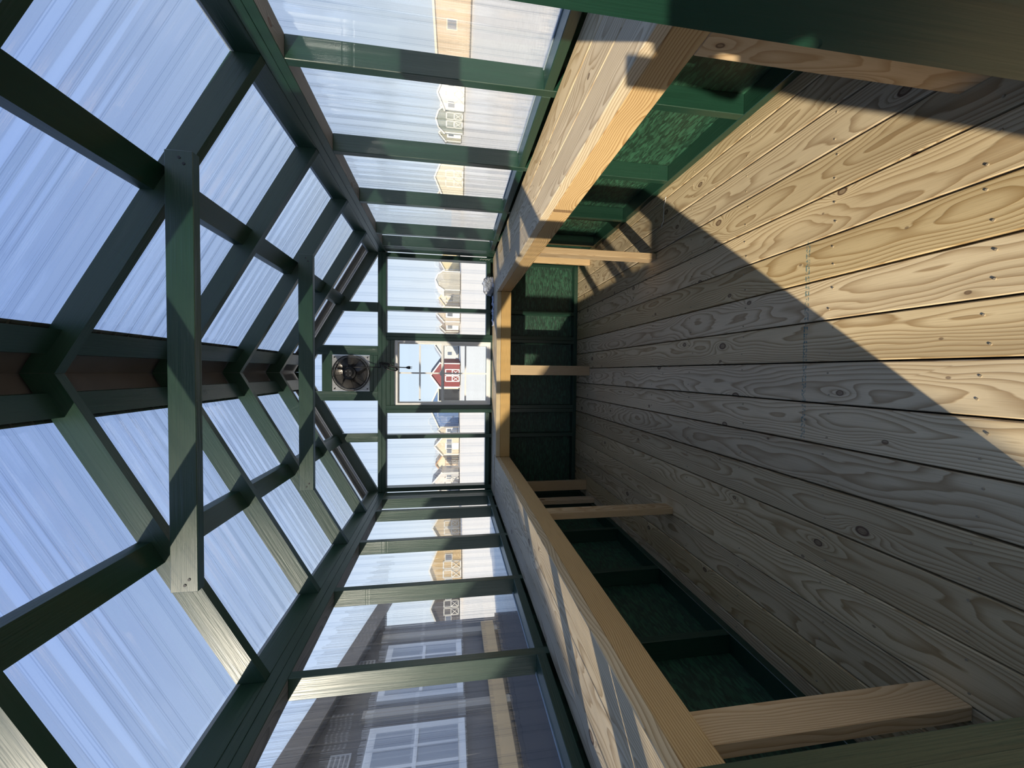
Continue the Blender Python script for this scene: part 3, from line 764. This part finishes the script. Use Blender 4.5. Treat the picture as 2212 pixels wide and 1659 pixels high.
# ------------------------------------------------------------------ buildings on the lot
BMAT = {}
def bm_(key, fn, *a, **k):
    if key not in BMAT: BMAT[key] = fn(key, *a, **k)
    return BMAT[key]
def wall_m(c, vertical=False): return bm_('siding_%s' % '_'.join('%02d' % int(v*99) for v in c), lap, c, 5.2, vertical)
def pl_m(c): return bm_('paint_%s' % '_'.join('%02d' % int(v*99) for v in c), plain, c, .6)
TRIM = (.80, .78, .70)
def shed(name, label, cx, cy, w, d, hw, hp, wall, roof, trim=TRIM, rz=0.0, gambrel=False, door='double', windows=(), side_windows=0, group='garden sheds on the sales lot', dark_bay=None, cat='shed'):
    """gable front faces local -Y. parts: wall, roof slopes, trim, door, windows"""
    root = empty(name, (cx, cy, GZ), rz, label=label, cat=cat, group=group)
    def put(nm, me, mat, parent=root): return link(nm, me, mat, parent)
    def bx(nm, x0, x1, y0, y1, z0, z1, mat, parent=root):
        me = box_mesh(x1-x0, y1-y0, z1-z0, 0, nm+mat.name).copy(); me.transform(Matrix.Translation(((x0+x1)/2, (y0+y1)/2, (z0+z1)/2)))
        if not me.materials: me.materials.append(mat)
        return link(nm, me, mat, parent)
    def prism(nm, pts, y0, y1, mat, parent=root):
        n = len(pts); vs = [(x, y0, z) for x, z in pts]+[(x, y1, z) for x, z in pts]
        fs = [list(range(n))[::-1], list(range(n, 2*n))]+[[i, (i+1) % n, n+(i+1) % n, n+i] for i in range(n)]
        me = bpy.data.meshes.new(nm); me.from_pydata(vs, [], fs); b = bmesh.new(); b.from_mesh(me); bmesh.ops.recalc_face_normals(b, faces=b.faces); b.to_mesh(me); b.free()
        return put(nm, me, mat, parent)
    h = w/2; F = -d/2; Bk = d/2
    prof = [(-h, .12), (h, .12), (h, hw)] + ([(h*.62, hw+(hp-hw)*.68)] if gambrel else []) + [(0, hp)] + ([(-h*.62, hw+(hp-hw)*.68)] if gambrel else []) + [(-h, hw)]
    lum = sum(wall)/3
    wall = tuple((v*.82+lum*.18)*.74 for v in wall); trim = tuple(v*.80 for v in trim)
    WM, RM, TM = wall_m(wall), pl_m(roof), pl_m(trim)
    prism('wall', prof, F, Bk, WM)
    bx('skid', -h*.8, h*.8, F+.05, Bk-.05, 0, .12, pl_m((.06, .05, .04)))
    top = prof[2:]                                     # right eave .. apex .. left eave
    ov = .14
    segs = list(zip(top[:-1], top[1:]))
    for i, (p, q) in enumerate(segs):
        dx, dz = q[0]-p[0], q[1]-p[1]; L = math.hypot(dx, dz); nx, nz = dz/L, -dx/L
        if nz < 0: nx, nz = -nx, -nz
        p2 = (p[0]-dx/L*ov, p[1]-dz/L*ov) if i == 0 else p
        q2 = (q[0]+dx/L*ov, q[1]+dz/L*ov) if i == len(segs)-1 else q
        tk = .07
        sl = prism('roof', [p2, q2, (q2[0]+nx*tk, q2[1]+nz*tk), (p2[0]+nx*tk, p2[1]+nz*tk)], F-.16, Bk+.16, RM)
        prism('rake_board', [(p2[0]-nx*.09, p2[1]-nz*.09), (q2[0]-nx*.09, q2[1]-nz*.09), (q2[0]+nx*tk, q2[1]+nz*tk), (p2[0]+nx*tk, p2[1]+nz*tk)], F-.20, F-.161, TM, sl)
    for s in (-1, 1): bx('corner_board', *sorted((s*h, s*(h-.12))), F-.025, F-.001, .12, hw, TM)
    if door == 'double':
        dw, dh = min(1.7, w*.58), min(2.05, hw-.05)
        dr = bx('door', -dw/2, dw/2, F-.03, F-.001, .14, dh, WM)
        for x0, x1 in ((-dw/2, -.03), (.03, dw/2)):
            for a, b, z0, z1 in ((x0, x0+.10, .14, dh), (x1-.10, x1, .14, dh), (x0, x1, dh-.12, dh), (x0, x1, .14, .26), (x0, x1, dh*.52, dh*.52+.10)):
                bx('door_trim', a, b, F-.05, F-.031, z0, z1, TM, dr)
            za, zb = .26, dh*.52
            for sgn in (1, -1):
                xa, xb = (x0+.10, x1-.10) if sgn > 0 else (x1-.10, x0+.10)
                me = tube_mesh('brace', [(xa, F-.045, za), (xb, F-.045, zb)], .045, 4); put('door_brace', me, TM, dr)
    elif door == 'single':
        dr = bx('door', -.45, .45, F-.04, F-.001, .14, 2.0, pl_m((.75, .74, .70))); bx('door_pane', -.28, .28, F-.045, F-.041, 1.1, 1.8, pl_m((.10, .12, .15)), dr)
    if dark_bay:
        x0, x1, z1 = dark_bay
        dk = bx('bay_shade_panel', x0, x1, F-.02, F-.001, .14, z1, pl_m((.015, .016, .02)))  # flat dark panel on the wall; shade inside the bay is its colour
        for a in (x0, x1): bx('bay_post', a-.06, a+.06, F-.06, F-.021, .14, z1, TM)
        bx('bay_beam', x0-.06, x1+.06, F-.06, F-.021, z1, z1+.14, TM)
    for wx in windows:
        f = bx('window_frame', wx-.33, wx+.33, F-.04, F-.001, 1.05, 1.85, TM); bx('window_pane', wx-.26, wx+.26, F-.046, F-.041, 1.12, 1.78, pl_m((.12, .14, .18)), f)
    for k in range(side_windows):
        yy = F+d*(k+.5)/side_windows
        for s in (-1, 1):
            f = bx('window_frame', *sorted((s*h, s*(h+.04))), yy-.35, yy+.35, 1.05, 1.85, TM); bx('window_pane', *sorted((s*(h+.041), s*(h+.046))), yy-.28, yy+.28, 1.12, 1.78, pl_m((.12, .14, .18)), f)
    return root
# behind the back wall
shed('garden_shed', 'red barn-style shed with white crossed double doors', -0.10, 56.0, 3.3, 4.6, 2.75, 3.95, (.26, .045, .045), (.085, .055, .05), (.85, .83, .80), rz=-.16)
shed('garden_shed', 'white shed standing behind the red shed', 3.89, 66.0, 3.6, 4, 2.6, 3.8, (.75, .73, .68), (.30, .30, .31), windows=(-1.2,), rz=.1)
shed('garden_shed', 'blue-sided shed with a dark open bay beside the red shed', -5.19, 62.0, 5.9, 6, 3.0, 4.35, (.10, .20, .42), (.30, .27, .22), (.82, .76, .58), door=None, dark_bay=(.9, 2.75, 3.0))
shed('garden_shed', 'small cream shed next to the blue shed', -9.99, 70.0, 1.9, 3, 2.5, 3.4, (.72, .60, .40), (.45, .40, .33), door='single')
shed('garden_shed', 'cream cabin with tan roof beyond the small cream shed', -10.36, 58.0, 2.5, 4, 2.4, 3.5, (.74, .62, .42), (.42, .30, .18), windows=(-.7, .7), door='single')
shed('garden_shed', 'yellow-cream shed with orange-brown trimmed windows', -14.26, 64.0, 2.6, 4, 2.55, 3.5, (.85, .75, .50), (.38, .25, .16), (.50, .26, .11), windows=(-.75, .75), door='double')
shed('garden_shed', 'pale shed with dark grey roof at the row end past the yellow-cream shed', -15.22, 57.0, 2.8, 4, 2.5, 3.7, (.66, .63, .60), (.10, .10, .11), windows=(-.8, .8))
shed('garden_shed', 'grey gambrel-roofed barn shed with white trim', 12.32, 57.0, 2.6, 4, 2.35, 3.45, (.46, .44, .38), (.70, .68, .62), (.88, .87, .84), gambrel=True, door=None)
shed('garden_shed', 'white shed with double doors between grey barn shed and tan shed', 10.97, 63.0, 2.1, 4, 2.3, 3.1, (.82, .79, .70), (.40, .36, .30), (.80, .66, .40), door='double')
shed('garden_shed', 'yellow shed with one window at the row end past the grey barn shed', 16.87, 64.0, 2.7, 4, 2.35, 3.15, (.70, .58, .30), (.28, .28, .30), windows=(.5,), door=None)
shed('garden_shed', 'tan shed with brown roof between two white sheds behind the greenhouse', 7.79, 57.0, 2.1, 4, 2.3, 3.3, (.55, .45, .33), (.20, .15, .12), door='single')
shed('garden_shed', 'narrow dark brown shed beside the tan shed with brown roof', 6.81, 63.0, 1.5, 3, 2.2, 3.0, (.18, .13, .10), (.12, .10, .09), door='single')
# seen through the right wall
shed('storage_building', 'long tan building seen through the panels nearest the sunlit bench end', 33.0, 33.5, 12.0, 15, 2.55, 2.9, (.62, .47, .30), (.58, .50, .40), (.75, .65, .48), rz=-.80, door=None, windows=(-3, 3), side_windows=3, cat='building')
shed('garden_shed', 'white shed in the row beyond the sunlit bench', 29.58, 44.0, 2.8, 4, 2.2, 2.9, (.82, .81, .78), (.45, .42, .38), rz=-.55, windows=(-.9, .9))
shed('garden_shed', 'grey-brown shed between the white and green-grey sheds', 35.91, 56.0, 1.9, 4, 2.2, 2.9, (.42, .34, .26), (.30, .25, .22), rz=-.5, door='single')
shed('garden_shed', 'green-grey barn shed with white trim beyond the sunlit bench', 29.86, 49.0, 2.6, 4, 2.3, 3.2, (.25, .29, .25), (.33, .34, .32), (.80, .79, .74), rz=-.5, gambrel=True, door='double')
shed('garden_shed', 'olive-brown shed next to the green-grey barn shed', 32.83, 57.0, 1.8, 4, 2.2, 3.1, (.36, .33, .20), (.22, .21, .18), rz=-.45, door='single')
shed('garden_shed', 'cream shed standing beyond the middle of the sunlit bench', 21.64, 46.0, 3.9, 4, 2.3, 3.2, (.76, .68, .50), (.40, .36, .32), rz=-.4)
shed('garden_shed', 'brown shed with pale roof past the far part of the sunlit bench', 22.02, 52.0, 2.6, 4, 2.3, 3.3, (.40, .30, .20), (.66, .62, .55), rz=-.35, windows=(-.7, .7))
# seen through the left wall
shed('garden_shed', 'orange-tan shed with double doors beyond the shaded bench', -21.89, 44.0, 4.4, 4, 2.6, 3.5, (.70, .48, .20), (.60, .55, .48), rz=.48, windows=(-1.2, 1.2), door='double')
shed('garden_shed', 'tan shed next to the orange-tan shed beyond the shaded bench', -20.35, 52.0, 3.2, 4, 2.5, 3.5, (.68, .55, .36), (.35, .28, .22), rz=.4)
shed('garden_shed', 'dark brown shed near the tall building', -30.93, 52.0, 4.2, 4, 2.7, 3.7, (.13, .11, .10), (.10, .09, .09), rz=.55, windows=(-1.2, 1.2))
# tall building close on the left: gable end toward the greenhouse
bl = empty('tall_building', (-5.0, 1.7, GZ), label='tall dark building with white windows close behind the shaded bench', cat='building')
def bb(nm, x0, x1, y0, y1, z0, z1, mat, parent=bl):
    me = box_mesh(x1-x0, y1-y0, z1-z0, 0, nm+mat.name+'b').copy(); me.transform(Matrix.Translation(((x0+x1)/2, (y0+y1)/2, (z0+z1)/2)))
    return link(nm, me, mat, parent)
HY = 6.3
def yz_prism(nm, pts, x0, x1, mat, parent=bl):
    n = len(pts); vs = [(x0, y, z) for y, z in pts]+[(x1, y, z) for y, z in pts]
    fs = [list(range(n)), list(range(2*n-1, n-1, -1))]+[[(i+1) % n, i, n+i, n+(i+1) % n] for i in range(n)]
    me = bpy.data.meshes.new(nm); me.from_pydata(vs, [], fs); b = bmesh.new(); b.from_mesh(me); bmesh.ops.recalc_face_normals(b, faces=b.faces); b.to_mesh(me); b.free()
    return link(nm, me, mat, parent)
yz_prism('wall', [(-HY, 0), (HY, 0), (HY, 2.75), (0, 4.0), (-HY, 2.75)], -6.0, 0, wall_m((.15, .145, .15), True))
for s in (1, -1):
    yz_prism('roof', [(0, 4.02), (s*(HY+.25), 2.72), (s*(HY+.25), 2.84), (0, 4.15)], -6.3, .35, pl_m((.13, .13, .14)))
    yz_prism('rake_board', [(0, 3.86), (s*(HY+.25), 2.58), (s*(HY+.25), 2.84), (0, 4.15)], .351, .39, pl_m((.22, .19, .16)))
for yy in (1.6, 3.3, 5.0):
    f = bb('window_frame', .001, .06, yy-.62, yy+.62, 1.25, 2.55, pl_m((.80, .80, .80)))
    bb('window_pane', .061, .067, yy-.52, yy+.52, 1.35, 2.45, pl_m((.34, .37, .42)), f)
    for q in (-.26, .0, .26): bb('window_mullion', .068, .08, yy+q-.02, yy+q+.02, 1.35, 2.45, pl_m((.80, .80, .80)), f)
    bb('window_rail', .068, .085, yy-.52, yy+.52, 1.88, 1.93, pl_m((.80, .80, .80)), f)
    f2 = bb('upper_vent', .001, .05, yy-.30, yy+.30, 2.72, 2.98, pl_m((.55, .55, .56)))
    for q in range(4): bb('vent_slat', .051, .065, yy-.26, yy+.26, 2.745+.058*q, 2.775+.058*q, pl_m((.20, .20, .21)), f2)
bb('tan_board', .0755, .12, 2.2, 6.0, .62, .86, pl_m((.62, .42, .22)))
bb('skirting', .002, .08, -HY, HY, .0, .55, pl_m((.07, .07, .08)))
for yy in (.75, 2.45, 4.15, 5.85): bb('wall_post', .002, .075, yy-.07, yy+.07, .552, 2.70, pl_m((.42, .38, .33)))

# ------------------------------------------------------------------ the photographer, standing behind the camera (only the shadow falls into view)
def skin_body(name, verts, edges_, radii, mat, label):
    me = bpy.data.meshes.new(name); me.from_pydata(verts, edges_, []); me.materials.append(mat)
    o = bpy.data.objects.new(name, me); col.objects.link(o)
    sk = o.modifiers.new('skin', 'SKIN'); ss = o.modifiers.new('sub', 'SUBSURF'); ss.levels = 1; ss.render_levels = 2
    for i, v in enumerate(me.skin_vertices[0].data):
        v.radius = radii[i]; v.use_root = (i == 0)
    return o
PX, PY, PZ = -.23, -.50, GZ
V = [(0, 0, .95), (0, .01, 1.10), (0, .01, 1.28), (0, 0, 1.40), (0, .02, 1.47), (0, .05, 1.55), (0, .06, 1.66),       # pelvis .. head
     (.10, 0, .88), (.11, .02, .50), (.11, 0, .09), (.12, .12, .04), (-.09, 0, .88), (-.10, .02, .50), (-.10, 0, .09), (-.11, .12, .04),
     (.17, 0, 1.37), (.26, .20, 1.17), (.27, .40, 1.36), (.265, .455, 1.42),
     (-.15, 0, 1.37), (.04, .28, 1.12), (.19, .42, 1.34), (.225, .455, 1.41)]
Eg = [(0, 1), (1, 2), (2, 3), (3, 4), (4, 5), (5, 6), (0, 7), (7, 8), (8, 9), (9, 10), (0, 11), (11, 12), (12, 13), (13, 14),
      (3, 15), (15, 16), (16, 17), (17, 18), (3, 19), (19, 20), (20, 21), (21, 22)]
Rd = [(.15, .11), (.15, .11), (.17, .115), (.11, .09), (.055, .055), (.08, .095), (.075, .09), (.085, .085), (.06, .06), (.045, .045), (.045, .035),
      (.085, .085), (.06, .06), (.045, .045), (.045, .035), (.065, .065), (.048, .048), (.034, .034), (.028, .028), (.065, .065), (.048, .048), (.034, .034), (.028, .028)]
V = [(x+PX, y+PY, z+PZ) for x, y, z in V]
person = skin_body('person', V, Eg, Rd, plain('plain_clothes', (.10, .11, .14), .8), '')
tag(person, 'person holding up a phone outside the doorway, present as a shadow', 'person')

ph = box('phone', None, -.042, .036, -.018, -.009, 1.165, 1.318, M['black'], 'Z', .002)
tag(ph, 'black phone held up at the doorway by the photographer', 'phone')

# faint chalk scribble on the corner stud of the back wall (illegible)
ck = [(1.128+.004*math.sin(k*2.1)+.003*math.sin(k*5.3), YB0-.0008, 1.005-.0042*k) for k in range(26)]
link('chalk_mark', tube_mesh('chalk_mark', ck, .0012, 4), M['string'], walls['back'])
